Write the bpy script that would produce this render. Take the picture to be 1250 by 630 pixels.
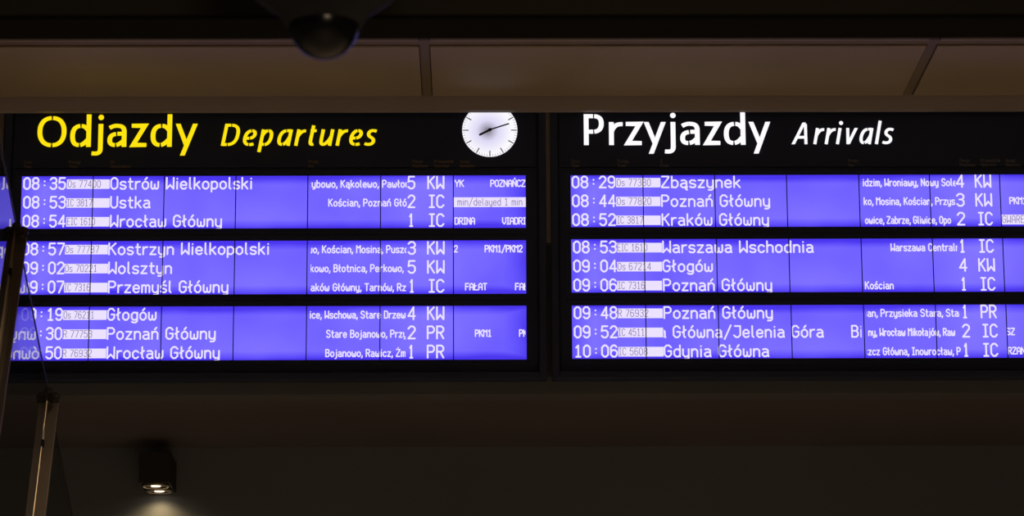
# -*- coding: utf-8 -*-
import bpy, bmesh, math
from mathutils import Vector, Matrix

for _o in list(bpy.data.objects):
    bpy.data.objects.remove(_o)
S = bpy.context.scene
C = S.collection

# ------------------------------------------------------------------ camera, world, lamps, exposure
FPX, PW, PH = 3700.0, 1250.0, 630.0
YAW, PITCH, ROLL = math.radians(0.689), math.radians(13.093), math.radians(-0.279)
CAMZ = 1.6
cy, sy, cp, sp = math.cos(YAW), math.sin(YAW), math.cos(PITCH), math.sin(PITCH)
_F = Vector((sy * cp, cy * cp, sp)); _r = Vector((cy, -sy, 0)); _u = _r.cross(_F)
_c, _s = math.cos(ROLL), math.sin(ROLL)
_r, _u = _c * _r + _s * _u, -_s * _r + _c * _u
CAMP = Vector((0, 0, CAMZ))

cam = bpy.data.cameras.new('camera')
camo = bpy.data.objects.new('camera', cam); C.objects.link(camo)
camo.matrix_world = Matrix(((_r.x, _u.x, -_F.x, 0), (_r.y, _u.y, -_F.y, 0), (_r.z, _u.z, -_F.z, CAMZ), (0, 0, 0, 1)))
cam.sensor_fit = 'HORIZONTAL'; cam.sensor_width = 36.0; cam.lens = FPX / PW * 36.0
cam.clip_end = 200
cam.dof.use_dof = True; cam.dof.focus_distance = 19.1; cam.dof.aperture_fstop = 4.0
S.camera = camo

S.view_settings.view_transform = 'Standard'
S.view_settings.look = 'None'
S.view_settings.exposure = 0.0
S.view_settings.gamma = 1.0
S.view_settings.use_curve_mapping = False
S.cycles.use_denoising = True
S.cycles.max_bounces = 8

W = bpy.data.worlds.new('station_night'); S.world = W; W.use_nodes = True
W.node_tree.nodes['Background'].inputs[0].default_value = (1.0, 0.8, 0.6, 1)
W.node_tree.nodes['Background'].inputs[1].default_value = 0.0


def light(kind, name, loc, energy, col, **kw):
    l = bpy.data.lights.new(name, kind); l.energy = energy; l.color = col
    for k, v in kw.items():
        setattr(l, k, v)
    o = bpy.data.objects.new(name, l); C.objects.link(o); o.location = loc
    return o


HALL = (1.0, 0.74, 0.48)
for i, (x, y) in enumerate([(-3.0, 12.0), (3.2, 12.0), (0.2, 15.2)]):       # unseen lamps added behind the beam; their floor bounce brightens the ceiling
    light('AREA', 'unseen_hall_fill', (x, y, 6.88), 60.0, HALL, shape='SQUARE', size=0.9, spread=math.radians(95))
light('AREA', 'unseen_passage_fill', (0.5, 4.5, 4.95), 90.0, HALL, shape='SQUARE', size=0.9)  # unseen lamp added to brighten the beam's front by floor bounce

# ------------------------------------------------------------------ placing helpers (real planes in the hall)


def ray(px, py):
    return (_F + _r * ((px - PW / 2) / FPX) - _u * ((py - PH / 2) / FPX))


def atY(px, py, Y):
    d = ray(px, py); return CAMP + d * (Y / d.y)


def atX(px, py, X):
    d = ray(px, py); return CAMP + d * (X / d.x)


def atZ(px, py, Z):
    d = ray(px, py); return CAMP + d * ((Z - CAMZ) / d.z)


# ------------------------------------------------------------------ materials
def nodes_of(name):
    m = bpy.data.materials.new(name); m.use_nodes = True
    nt = m.node_tree
    return m, nt, nt.nodes['Principled BSDF']


def mat(name, col, rough=0.6, metal=0.0, var=0.12, scale=6.0, bump=0.0, spec=0.5):
    m, nt, b = nodes_of(name)
    tc = nt.nodes.new('ShaderNodeTexCoord'); nz = nt.nodes.new('ShaderNodeTexNoise')
    nz.inputs['Scale'].default_value = scale; nz.inputs['Detail'].default_value = 5
    nt.links.new(tc.outputs['Object'], nz.inputs['Vector'])
    rp = nt.nodes.new('ShaderNodeValToRGB')
    rp.color_ramp.elements[0].position = 0.3; rp.color_ramp.elements[1].position = 0.7
    rp.color_ramp.elements[0].color = [c * (1 - var) for c in col] + [1]
    rp.color_ramp.elements[1].color = [min(1, c * (1 + var)) for c in col] + [1]
    nt.links.new(nz.outputs['Fac'], rp.inputs['Fac']); nt.links.new(rp.outputs['Color'], b.inputs['Base Color'])
    b.inputs['Roughness'].default_value = rough; b.inputs['Metallic'].default_value = metal
    b.inputs['Specular IOR Level'].default_value = spec
    if bump:
        bp = nt.nodes.new('ShaderNodeBump'); bp.inputs['Strength'].default_value = bump; bp.inputs['Distance'].default_value = 0.01
        n2 = nt.nodes.new('ShaderNodeTexNoise'); n2.inputs['Scale'].default_value = scale * 25
        nt.links.new(tc.outputs['Object'], n2.inputs['Vector'])
        nt.links.new(n2.outputs['Fac'], bp.inputs['Height']); nt.links.new(bp.outputs['Normal'], b.inputs['Normal'])
    return m


def emis(name, col, strength=1.0):
    m, nt, b = nodes_of(name)
    b.inputs['Base Color'].default_value = (0.02, 0.02, 0.02, 1); b.inputs['Roughness'].default_value = 0.6
    b.inputs['Specular IOR Level'].default_value = 0.1
    b.inputs['Emission Color'].default_value = (*col, 1); b.inputs['Emission Strength'].default_value = strength
    return m


def srgb(r, g, b):
    f = lambda c: (c / 255 / 12.92) if c <= 10 else ((c / 255 + 0.055) / 1.055) ** 2.4
    return (f(r), f(g), f(b))


M = {}
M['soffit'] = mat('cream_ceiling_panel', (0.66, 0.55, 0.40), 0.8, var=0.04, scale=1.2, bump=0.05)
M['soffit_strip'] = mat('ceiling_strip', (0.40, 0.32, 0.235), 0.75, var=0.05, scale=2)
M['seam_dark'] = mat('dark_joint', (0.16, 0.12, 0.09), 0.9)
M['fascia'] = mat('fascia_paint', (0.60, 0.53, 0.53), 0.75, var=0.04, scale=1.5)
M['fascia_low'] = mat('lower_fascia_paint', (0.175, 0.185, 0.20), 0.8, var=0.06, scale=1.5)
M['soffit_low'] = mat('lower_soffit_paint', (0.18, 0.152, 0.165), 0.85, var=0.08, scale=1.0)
M['wall'] = mat('wall_plaster', (0.22, 0.245, 0.27), 0.9, var=0.05, scale=1.0, bump=0.05)
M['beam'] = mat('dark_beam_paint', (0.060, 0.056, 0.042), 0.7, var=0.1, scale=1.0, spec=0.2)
M['floor'] = mat('stone_floor', (0.45, 0.41, 0.36), 0.5, var=0.1, scale=2)
M['black'] = mat('black_powder_coat', (0.042, 0.060, 0.125), 0.42, var=0.1, scale=3, spec=0.4)
M['black_gloss'] = mat('black_glossy_panel', (0.038, 0.056, 0.120), 0.34, var=0.08, scale=2, spec=0.4)
M['groove'] = mat('groove_shadow_gap', (0.003, 0.003, 0.004), 0.9, spec=0.05)
M['alu'] = mat('brushed_aluminium', (0.30, 0.28, 0.26), 0.5, metal=0.3, var=0.05, scale=8)
M['post'] = mat('bronze_painted_steel', (0.185, 0.155, 0.12), 0.6, metal=0.0, var=0.12, scale=5)
M['clamp'] = mat('dark_cast_steel', (0.05, 0.045, 0.04), 0.45, metal=0.3, var=0.1, scale=20)
M['rod'] = mat('polished_steel', (0.40, 0.33, 0.24), 0.42, metal=1.0, var=0.05, scale=20)
M['rubber_and_shade'] = mat('black_rubber_and_shade', (0.01, 0.01, 0.01), 0.9, spec=0.1)
M['dome'] = mat('smoked_dome_plastic', (0.008, 0.009, 0.012), 0.22, var=0.05, spec=0.4)
M['dome_body'] = mat('dark_grey_housing', (0.026, 0.029, 0.036), 0.6, var=0.05, spec=0.2)
M['lamp_box'] = mat('lamp_black_paint', (0.035, 0.036, 0.034), 0.6, var=0.05)
M['chrome'] = mat('lamp_ring_metal', (0.8, 0.7, 0.6), 0.25, metal=1.0, var=0.03)
M['led'] = emis('lamp_core', (1.0, 0.84, 0.60), 4.0)
M['lens'] = emis('lamp_reflector_glow', (1.0, 0.75, 0.5), 0.10)
M['yellow'] = emis('yellow_backlit_acrylic', srgb(255, 228, 16), 1.0)
M['white'] = emis('white_backlit_acrylic', srgb(255, 253, 255), 1.0)
M['lcd_white'] = emis('lcd_white_pixels', srgb(236, 226, 255), 1.0)
M['lcd_thin'] = emis('lcd_inverse_pixels', srgb(112, 98, 160), 1.0)
M['lcd_seam'] = mat('lcd_module_edge', (0.004, 0.003, 0.02), 0.6)
M['caption_y'] = mat('faded_ochre_print', (0.50, 0.37, 0.19), 0.7)
M['caption_w'] = mat('faded_grey_print', (0.45, 0.43, 0.43), 0.7)
M['hand'] = mat('black_clock_hand', (0.004, 0.004, 0.005), 0.6)


def lcd_angle(nt):
    """liquid crystal panels shine forward: the light falls off towards oblique viewing angles"""
    ge = nt.nodes.new('ShaderNodeNewGeometry'); dt = nt.nodes.new('ShaderNodeVectorMath'); dt.operation = 'DOT_PRODUCT'
    nt.links.new(ge.outputs['Normal'], dt.inputs[0]); nt.links.new(ge.outputs['Incoming'], dt.inputs[1])
    mr = nt.nodes.new('ShaderNodeMapRange'); mr.interpolation_type = 'SMOOTHSTEP'
    nt.links.new(dt.outputs['Value'], mr.inputs['Value'])
    mr.inputs['From Min'].default_value = 0.70; mr.inputs['From Max'].default_value = 0.94
    mr.inputs['To Min'].default_value = 0.005; mr.inputs['To Max'].default_value = 1.0
    return mr.outputs[0]


for _k in ('lcd_white', 'lcd_thin', 'yellow', 'white'):
    _nt = M[_k].node_tree; _nt.links.new(lcd_angle(_nt), _nt.nodes['Principled BSDF'].inputs['Emission Strength'])


def make_screen_mat():
    """blue backlit LCD: slow unevenness of the backlight tubes and a weaker rim (object space of the panel)"""
    m, nt, b = nodes_of('blue_backlit_lcd')
    tc = nt.nodes.new('ShaderNodeTexCoord')
    nz = nt.nodes.new('ShaderNodeTexNoise'); nz.inputs['Scale'].default_value = 1.6; nz.inputs['Detail'].default_value = 2
    nt.links.new(tc.outputs['Object'], nz.inputs['Vector'])
    sep = nt.nodes.new('ShaderNodeSeparateXYZ'); nt.links.new(tc.outputs['Generated'], sep.inputs[0])

    def mth(op, a, bb=None):
        n = nt.nodes.new('ShaderNodeMath'); n.operation = op
        for i, v in enumerate((a, bb)):
            if v is None: continue
            if isinstance(v, (int, float)): n.inputs[i].default_value = v
            else: nt.links.new(v, n.inputs[i])
        return n.outputs[0]
    zz = mth('ABSOLUTE', mth('SUBTRACT', sep.outputs['Z'], 0.5))
    xx = mth('ABSOLUTE', mth('SUBTRACT', sep.outputs['X'], 0.5))
    rim = mth('MAXIMUM', mth('MULTIPLY', mth('MAXIMUM', mth('SUBTRACT', zz, 0.33), 0.0), 3.2), mth('MULTIPLY', mth('MAXIMUM', mth('SUBTRACT', xx, 0.455), 0.0), 8.0))
    f = mth('SUBTRACT', mth('ADD', mth('MULTIPLY', nz.outputs['Fac'], 0.9), 0.12), rim)
    rp = nt.nodes.new('ShaderNodeValToRGB')
    rp.color_ramp.elements[0].position = 0.12; rp.color_ramp.elements[0].color = (*srgb(74, 54, 238), 1)
    rp.color_ramp.elements[1].position = 0.75; rp.color_ramp.elements[1].color = (*srgb(132, 118, 255)[:2], 1.2, 1)
    nt.links.new(f, rp.inputs['Fac'])
    b.inputs['Base Color'].default_value = (0.01, 0.01, 0.03, 1); b.inputs['Roughness'].default_value = 0.5
    b.inputs['Specular IOR Level'].default_value = 0.15
    nt.links.new(rp.outputs['Color'], b.inputs['Emission Color'])
    nt.links.new(lcd_angle(nt), b.inputs['Emission Strength'])
    return m


M['lcd'] = make_screen_mat()


def make_dial_mat(r):
    """backlit dial; the movement behind it blocks part of the lamp's light at the hub"""
    m, nt, b = nodes_of('opal_backlit_dial')
    tc = nt.nodes.new('ShaderNodeTexCoord'); mp = nt.nodes.new('ShaderNodeMapping')
    ln = nt.nodes.new('ShaderNodeVectorMath'); ln.operation = 'LENGTH'
    nt.links.new(tc.outputs['Object'], mp.inputs['Vector']); nt.links.new(mp.outputs[0], ln.inputs[0])
    mp.inputs['Scale'].default_value = (1 / r, 1 / r, 1 / r)
    mp.inputs['Location'].default_value = (0.08, 0, 0.02)
    rp = nt.nodes.new('ShaderNodeValToRGB'); cr = rp.color_ramp
    cr.elements[0].position = 0.03; cr.elements[0].color = (*srgb(120, 116, 128), 1)
    cr.elements[1].position = 0.9; cr.elements[1].color = (*srgb(252, 250, 255), 1)
    e = cr.elements.new(0.40); e.color = (*srgb(222, 218, 246), 1)
    e = cr.elements.new(0.2); e.color = (*srgb(178, 174, 196), 1)
    nt.links.new(lcd_angle(nt), b.inputs['Emission Strength'])
    nt.links.new(ln.outputs['Value'], rp.inputs['Fac'])
    b.inputs['Base Color'].default_value = (0.02, 0.02, 0.02, 1)
    nt.links.new(rp.outputs['Color'], b.inputs['Emission Color'])
    return m


def make_glass():
    m, nt, b = nodes_of('clear_toughened_glass')
    b.inputs['Base Color'].default_value = (0.24, 0.27, 0.36, 1); b.inputs['Roughness'].default_value = 0.0
    b.inputs['IOR'].default_value = 1.5; b.inputs['Transmission Weight'].default_value = 1.0
    return m


M['glass'] = make_glass()

# ------------------------------------------------------------------ object helpers


def obj(name, bm, m, parent=None, loc=None, smooth=False, bevel=0.0):
    me = bpy.data.meshes.new(name)
    if loc is not None:
        bmesh.ops.translate(bm, verts=bm.verts[:], vec=-Vector(loc))
    bm.to_mesh(me); bm.free()
    for mm in (m if isinstance(m, (list, tuple)) else [m]):
        me.materials.append(mm)
    if smooth:
        for p in me.polygons: p.use_smooth = True
    o = bpy.data.objects.new(name, me); C.objects.link(o)
    if loc is not None: o.location = loc
    if parent is not None:
        o.parent = parent
        # parents never rotate here: local position = world position minus the chain's position
        base = Vector((0, 0, 0)); p = parent
        while p is not None:
            base += Vector(p.location); p = p.parent
        o.location = Vector(o.location) - base
    if bevel:
        md = o.modifiers.new('bevel', 'BEVEL'); md.width = bevel; md.segments = 2; md.limit_method = 'ANGLE'
    return o


def thing(name, label, cat, loc, group=None):
    o = bpy.data.objects.new(name, None); C.objects.link(o); o.location = loc; o.empty_display_size = 0.1
    o['label'] = label; o['category'] = cat
    if group: o['group'] = group
    return o


def struct(name, bm, m, **kw):
    o = obj(name, bm, m, **kw); o['kind'] = 'structure'
    return o


def box(bm, x0, x1, y0, y1, z0, z1, mi=0):
    vs = [bm.verts.new(p) for p in ((x0, y0, z0), (x1, y0, z0), (x1, y1, z0), (x0, y1, z0), (x0, y0, z1), (x1, y0, z1), (x1, y1, z1), (x0, y1, z1))]
    for q in ((0, 3, 2, 1), (4, 5, 6, 7), (0, 1, 5, 4), (1, 2, 6, 5), (2, 3, 7, 6), (3, 0, 4, 7)):
        f = bm.faces.new([vs[i] for i in q]); f.material_index = mi
    return bm


def nb(): return bmesh.new()


def bx(*a): return box(nb(), *a)


def cyl(bm, p0, p1, r0, r1=None, n=20):
    p0, p1 = Vector(p0), Vector(p1); r1 = r0 if r1 is None else r1
    d = (p1 - p0).normalized(); a = d.orthogonal().normalized(); b = d.cross(a)
    A = [bm.verts.new(p0 + (a * math.cos(2 * math.pi * i / n) + b * math.sin(2 * math.pi * i / n)) * r0) for i in range(n)]
    B = [bm.verts.new(p1 + (a * math.cos(2 * math.pi * i / n) + b * math.sin(2 * math.pi * i / n)) * r1) for i in range(n)]
    for i in range(n):
        bm.faces.new((A[i], A[(i + 1) % n], B[(i + 1) % n], B[i]))
    bm.faces.new(A[::-1]); bm.faces.new(B)
    return bm


def lathe(bm, prof, c, n=48):
    """prof: (r, z) list, spun about the vertical axis through c"""
    rings = []
    for r, z in prof:
        if r < 1e-6: rings.append([bm.verts.new((c[0], c[1], c[2] + z))])
        else: rings.append([bm.verts.new((c[0] + r * math.cos(2 * math.pi * i / n), c[1] + r * math.sin(2 * math.pi * i / n), c[2] + z)) for i in range(n)])
    for a, b in zip(rings, rings[1:]):
        for i in range(n):
            j = (i + 1) % n
            if len(a) == 1 and len(b) == 1: continue
            if len(a) == 1: bm.faces.new((a[0], b[j], b[i]))
            elif len(b) == 1: bm.faces.new((a[i], a[j], b[0]))
            else: bm.faces.new((a[i], a[j], b[j], b[i]))
    bmesh.ops.recalc_face_normals(bm, faces=bm.faces[:])
    return bm


def obox(bm, p0, p1, side, w, t):
    """bar from p0 to p1, width w along unit vector side, thickness t across"""
    p0, p1 = Vector(p0), Vector(p1); d = (p1 - p0).normalized(); n = d.cross(side).normalized()
    vs = []
    for p in (p0, p1):
        for a, b in ((-1, -1), (1, -1), (1, 1), (-1, 1)):
            vs.append(bm.verts.new(p + side * a * w / 2 + n * b * t / 2))
    for q in ((0, 1, 2, 3), (7, 6, 5, 4), (0, 4, 5, 1), (1, 5, 6, 2), (2, 6, 7, 3), (3, 7, 4, 0)):
        bm.faces.new([vs[i] for i in q])
    bmesh.ops.recalc_face_normals(bm, faces=bm.faces[:])
    return bm


# ------------------------------------------------------------------ the hall (structure)
D = 18.5                                   # the face of the screens
ZU = atY(600, 118, 18.40).z                # upper ceiling underside
ZLIP = atY(640, 135.8, 18.42).z            # lower edge of the fascia lip in front of the boards
Y57 = atZ(600, 57, ZU).y
YF = 18.40
XL, XR = -7.0, 9.0
YB0 = 9.0
zb = atY(625, 22, YB0).z                   # underside of the near beam
YB1 = atZ(625, 48.5, zb).y
struct('floor', bx(XL, XR, -6.0, 22.0, -0.1, 0.0), M['floor'])
struct('ceiling', bx(XL, XR, YB1, YF + 0.02, ZU + 0.012, ZU + 0.25), M['soffit_strip'])
# cream ceiling panels set between the flat joint strips; the panel length follows from the two joints in view
ja = [atZ(516, 117, ZU).x, atZ(527, 117, ZU).x, atZ(1103.5, 115, ZU).x, atZ(1114, 115, ZU).x]
jw = ((ja[1] - ja[0]) + (ja[3] - ja[2])) / 2
pl = ja[2] - ja[1]
row_y = [(Y57, YF - 0.004)]
dep = YF - Y57
for k in range(1, 7):
    row_y.append((Y57 - k * (dep + 0.10), Y57 - k * (dep + 0.10) + dep))
pn = 0
for (y0, y1) in row_y:
    if y0 < YB1 + .1: continue
    for k in range(-2, 3):
        x0 = ja[1] + k * (pl + jw); x1 = x0 + pl
        if x0 > XR or x1 < XL: continue
        b = nb(); g = 0.007
        box(b, x0 + g, x1 - g, y0 + g, y1 - g, ZU, ZU + 0.011, 0)
        box(b, x0, x1, y0, y1, ZU + 0.008, ZU + 0.0115, 1)
        pn += 1
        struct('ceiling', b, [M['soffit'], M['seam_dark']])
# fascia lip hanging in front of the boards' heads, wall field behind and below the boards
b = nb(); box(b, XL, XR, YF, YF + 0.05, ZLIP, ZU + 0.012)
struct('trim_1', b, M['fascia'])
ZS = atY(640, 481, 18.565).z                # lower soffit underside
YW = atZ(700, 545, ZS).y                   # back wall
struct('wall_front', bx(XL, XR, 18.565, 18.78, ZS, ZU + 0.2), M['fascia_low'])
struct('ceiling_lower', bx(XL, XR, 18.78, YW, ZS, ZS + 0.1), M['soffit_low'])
struct('wall_back', bx(XL, XR, YW, YW + 0.12, 0, ZS + 0.1), M['wall'])
struct('wall_left', bx(XL - 0.12, XL, -6, YW, 0, ZU + 0.2), M['wall'])
struct('wall_right', bx(XR, XR + 0.12, -6, YW, 0, ZU + 0.2), M['wall'])
struct('wall_rear', bx(XL, XR, -6.12, -6, 0, 5.3), M['wall'])
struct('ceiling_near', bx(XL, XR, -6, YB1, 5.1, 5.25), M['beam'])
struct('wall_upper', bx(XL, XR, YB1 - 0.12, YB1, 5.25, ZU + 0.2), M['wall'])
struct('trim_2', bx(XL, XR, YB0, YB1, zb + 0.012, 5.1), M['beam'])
struct('trim_5', bx(XL, XR, YB0 + 0.004, YB1 - 0.002, zb, zb + 0.012), M['rubber_and_shade'])  # dark strip added under the beam to paint its underside as shaded

# ------------------------------------------------------------------ stroke fonts
def octa(x0, y0, x1, y1, c=1.7):
    return [(x0 + c, y0), (x1 - c, y0), (x1, y0 + c), (x1, y1 - c), (x1 - c, y1), (x0 + c, y1), (x0, y1 - c), (x0, y0 + c), (x0 + c, y0)]


Wg = 5.0
G = {}
def g(ch, w, *pl): G[ch] = (w, [list(p) for p in pl])
g('0', 5, octa(0, 0, 5, 9))
g('1', 5, [(1.0, 7.3), (2.7, 9), (2.7, 0)], [(1.0, 0), (4.4, 0)])
g('2', 5, [(0, 7.3), (1.6, 9), (3.6, 9), (5, 7.6), (5, 6), (0, 0), (5, 0)])
g('3', 5, [(0, 7.6), (1.4, 9), (3.6, 9), (5, 7.7), (5, 6), (3.7, 4.8), (1.8, 4.8)], [(3.7, 4.8), (5, 3.5), (5, 1.4), (3.6, 0), (1.4, 0), (0, 1.4)])
g('4', 5, [(5, 2.4), (0, 2.4), (3.9, 9), (3.9, 0)])
g('5', 5, [(4.7, 9), (0.5, 9), (0, 5), (1, 5.6), (3.6, 5.6), (5, 4.2), (5, 1.6), (3.5, 0), (1.4, 0), (0, 1.3)])
g('6', 5, [(4.6, 7.8), (3.4, 9), (1.6, 9), (0, 7.3), (0, 1.6), (1.5, 0), (3.5, 0), (5, 1.5), (5, 3.8), (3.6, 5.2), (1.4, 5.2), (0, 4)])
g('7', 5, [(0, 9), (5, 9), (5, 8), (1.6, 0)])
g('8', 5, [(1.5, 4.8), (0.2, 6), (0.2, 7.7), (1.5, 9), (3.5, 9), (4.8, 7.7), (4.8, 6), (3.5, 4.8), (1.5, 4.8), (0, 3.4), (0, 1.5), (1.5, 0), (3.5, 0), (5, 1.5), (5, 3.4), (3.5, 4.8)])
g('9', 5, [(0.3, 1.2), (1.5, 0), (3.4, 0), (5, 1.7), (5, 7.4), (3.5, 9), (1.5, 9), (0, 7.5), (0, 5.2), (1.4, 3.8), (3.6, 3.8), (5, 5)])
g(':', 5.4, [(2.7, 6.3), (2.71, 6.3)], [(2.7, 3.0), (2.71, 3.0)])
g(' ', 1.9)
g(',', 1.0, [(0.8, 0.8), (0.8, -0.2), (0, -1.7)])
g('.', 1.0, [(0.5, 0.1), (0.51, 0.1)])
g('/', 5, [(0, -1.5), (5, 9.6)])
g('A', 5, [(0, 0), (0, 7), (2, 9), (3, 9), (5, 7), (5, 0)], [(0, 3.8), (5, 3.8)])
g('B', 5, [(0, 0), (0, 9), (3.4, 9), (4.7, 7.7), (4.7, 6.2), (3.5, 4.9), (0, 4.9)], [(3.5, 4.9), (5, 3.5), (5, 1.4), (3.6, 0), (0, 0)])
g('C', 5, [(5, 7.4), (3.5, 9), (1.6, 9), (0, 7.3), (0, 1.7), (1.6, 0), (3.5, 0), (5, 1.6)])
g('D', 5, [(0, 0), (0, 9), (3.4, 9), (5, 7.4), (5, 1.6), (3.4, 0), (0, 0)])
g('E', 4.6, [(4.6, 9), (0, 9), (0, 0), (4.6, 0)], [(0, 4.8), (3.8, 4.8)])
g('F', 4.6, [(4.6, 9), (0, 9), (0, 0)], [(0, 4.8), (3.8, 4.8)])
g('G', 5, [(5, 7.4), (3.5, 9), (1.6, 9), (0, 7.3), (0, 1.7), (1.6, 0), (3.4, 0), (5, 1.6), (5, 4.4), (2.8, 4.4)])
g('I', 3.4, [(0, 9), (3.4, 9)], [(1.7, 9), (1.7, 0)], [(0, 0), (3.4, 0)])
g('J', 5, [(0.8, 9), (5, 9), (5, 1.8), (3.3, 0), (1.6, 0), (0, 1.5)])
g('K', 5, [(0, 0), (0, 9)], [(4.9, 9), (0, 4.2)], [(1.5, 5.4), (5, 0)])
g('L', 4.6, [(0, 9), (0, 0), (4.6, 0)])
g('M', 5.4, [(0, 0), (0, 9), (2.7, 6.2), (5.4, 9), (5.4, 0)])
g('N', 5, [(0, 0), (0, 9), (5, 0.6), (5, 9)], [(5, 0.6), (5, 0)])
g('O', 5, octa(0, 0, 5, 9))
g('P', 5, [(0, 0), (0, 9), (3.5, 9), (5, 7.6), (5, 5.6), (3.6, 4.2), (0, 4.2)])
g('R', 5, [(0, 0), (0, 9), (3.5, 9), (5, 7.6), (5, 5.8), (3.6, 4.4), (0, 4.4)], [(2.4, 4.4), (5, 0)])
g('S', 5, [(5, 7.6), (3.6, 9), (1.4, 9), (0, 7.6), (0, 6.2), (1.4, 4.9), (3.6, 4.4), (5, 3.1), (5, 1.4), (3.6, 0), (1.4, 0), (0, 1.4)])
g('T', 5, [(0, 9), (5, 9)], [(2.5, 9), (2.5, 0)])
g('U', 5, [(0, 9), (0, 1.7), (1.6, 0), (3.4, 0), (5, 1.7), (5, 9)])
g('V', 5, [(0, 9), (0, 3), (2.5, 0), (5, 3), (5, 9)])
g('W', 5.4, [(0, 9), (0, 0), (2.7, 3.2), (5.4, 0), (5.4, 9)])
g('Y', 5, [(0, 9), (0, 7.5), (2.5, 4.6), (5, 7.5), (5, 9)], [(2.5, 4.6), (2.5, 0)])
g('Z', 5, [(0, 9), (5, 9), (5, 8.2), (0, 0.8), (0, 0), (5, 0)])
X6 = 5.9
g('a', 4.4, [(0.4, 5.6), (1.2, X6), (3.0, X6), (4.2, 4.7), (4.2, 1), (4.6, 0)], [(4.2, 3.4), (1.3, 3.4), (0, 2.3), (0, 1.1), (1.2, 0), (2.8, 0), (4.2, 1.2)])
g('b', 4.4, [(0, 9), (0, 0)], [(0, 1.2), (1.3, 0), (3, 0), (4.4, 1.5), (4.4, 4.4), (3, X6), (1.4, X6), (0, 4.6)])
g('c', 4.2, [(4.2, 4.8), (3.0, X6), (1.4, X6), (0, 4.4), (0, 1.5), (1.4, 0), (3.0, 0), (4.2, 1.1)])
g('d', 4.4, [(4.4, 9), (4.4, 0)], [(4.4, 1.2), (3.1, 0), (1.4, 0), (0, 1.5), (0, 4.4), (1.4, X6), (3.0, X6), (4.4, 4.6)])
g('e', 4.4, [(4.3, 0.9), (3.2, 0), (1.4, 0), (0, 1.5), (0, 4.4), (1.4, X6), (3.0, X6), (4.4, 4.5), (4.4, 3.0), (0, 3.0)])
g('f', 3.2, [(3.4, 8.8), (2.5, 9), (1.3, 7.8), (1.3, 0)], [(0, X6), (3.2, X6)])
g('g', 4.4, [(4.4, X6), (4.4, -1.0), (3.3, -2.1), (1.2, -2.1), (0.2, -1.5)], [(4.4, 1.2), (3.1, 0), (1.4, 0), (0, 1.5), (0, 4.4), (1.4, X6), (3.0, X6), (4.4, 4.6)])
g('h', 4.3, [(0, 9), (0, 0)], [(0, 4.4), (1.5, X6), (3, X6), (4.3, 4.6), (4.3, 0)])
g('i', 0.9, [(0.45, X6), (0.45, 0)], [(0.45, 8.3), (0.46, 8.3)])
g('\u0131', 0.9, [(0.45, X6), (0.45, 0)])
g('j', 2.0, [(1.6, X6), (1.6, -1.2), (0.5, -2.4), (-0.3, -2.4)], [(1.6, 8.3), (1.61, 8.3)])
g('k', 4.2, [(0, 9), (0, 0)], [(3.9, X6), (0, 2.4)], [(1.4, 3.6), (4.2, 0)])
g('l', 1.6, [(0.3, 9), (0.3, 1.0), (1.3, 0)])
g('m', 5.8, [(0, X6), (0, 0)], [(0, 4.8), (1.2, X6), (2.0, X6), (2.9, 4.9), (2.9, 0)], [(2.9, 4.9), (4.0, X6), (4.9, X6), (5.8, 4.9), (5.8, 0)])
g('n', 4.3, [(0, X6), (0, 0)], [(0, 4.4), (1.5, X6), (3, X6), (4.3, 4.6), (4.3, 0)])
g('o', 4.5, octa(0, 0, 4.5, X6, 1.5))
g('p', 4.4, [(0, X6), (0, -2.4)], [(0, 1.2), (1.3, 0), (3, 0), (4.4, 1.5), (4.4, 4.4), (3, X6), (1.4, X6), (0, 4.6)])
g('r', 3.0, [(0, X6), (0, 0)], [(0, 4.2), (1.6, X6), (3.2, X6)])
g('s', 4.0, [(4.0, 5.2), (3.2, X6), (1.0, X6), (0, 4.9), (0, 4.0), (0.9, 3.2), (3.1, 2.8), (4.1, 1.9), (4.1, 1.0), (3.2, 0), (0.9, 0), (0, 0.8)])
g('t', 3.2, [(1.2, 8.4), (1.2, 1.2), (2.2, 0), (3.4, 0)], [(0, X6), (3.2, X6)])
g('u', 4.3, [(0, X6), (0, 1.4), (1.3, 0), (2.9, 0), (4.3, 1.4)], [(4.3, X6), (4.3, 0)])
g('w', 5.4, [(0, X6), (0, 1.2), (0.9, 0), (1.8, 0), (2.7, 1.2), (2.7, 3.6)], [(2.7, 1.2), (3.6, 0), (4.5, 0), (5.4, 1.2), (5.4, X6)])
g('y', 4.3, [(0, X6), (0, 1.4), (1.3, 0), (3.0, 0), (4.3, 1.4)], [(4.3, X6), (4.3, -1.0), (3.2, -2.1), (1.0, -2.1)])
g('z', 4.2, [(0, X6), (4.2, X6), (0, 0), (4.2, 0)])
def ext(ch, base, *pl): G[ch] = (G[base][0], G[base][1] + [list(p) for p in pl])
ext('\u00f3', 'o', [(2.0, 7.6), (3.3, 9.2)])
ext('\u0144', 'n', [(2.0, 7.6), (3.3, 9.2)])
ext('\u015b', 's', [(1.8, 7.6), (3.1, 9.2)])
ext('\u0143', 'N', [(2.2, 10.4), (3.4, 11.8)])
ext('\u0105', 'a', [(4.4, 0), (3.5, -1.3), (4.6, -2.0)])
ext('\u0142', 'l', [(-0.9, 4.0), (1.8, 6.0)])
G['\u0142'] = (2.2, [[(x + .4, y) for x, y in p] for p in G['\u0142'][1]])
ext('\u0141', 'L', [(-1.0, 3.6), (2.4, 6.0)])
ext('\u017b', 'Z', [(2.5, 11.2), (2.51, 11.2)])
GAP = 2.35


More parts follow.
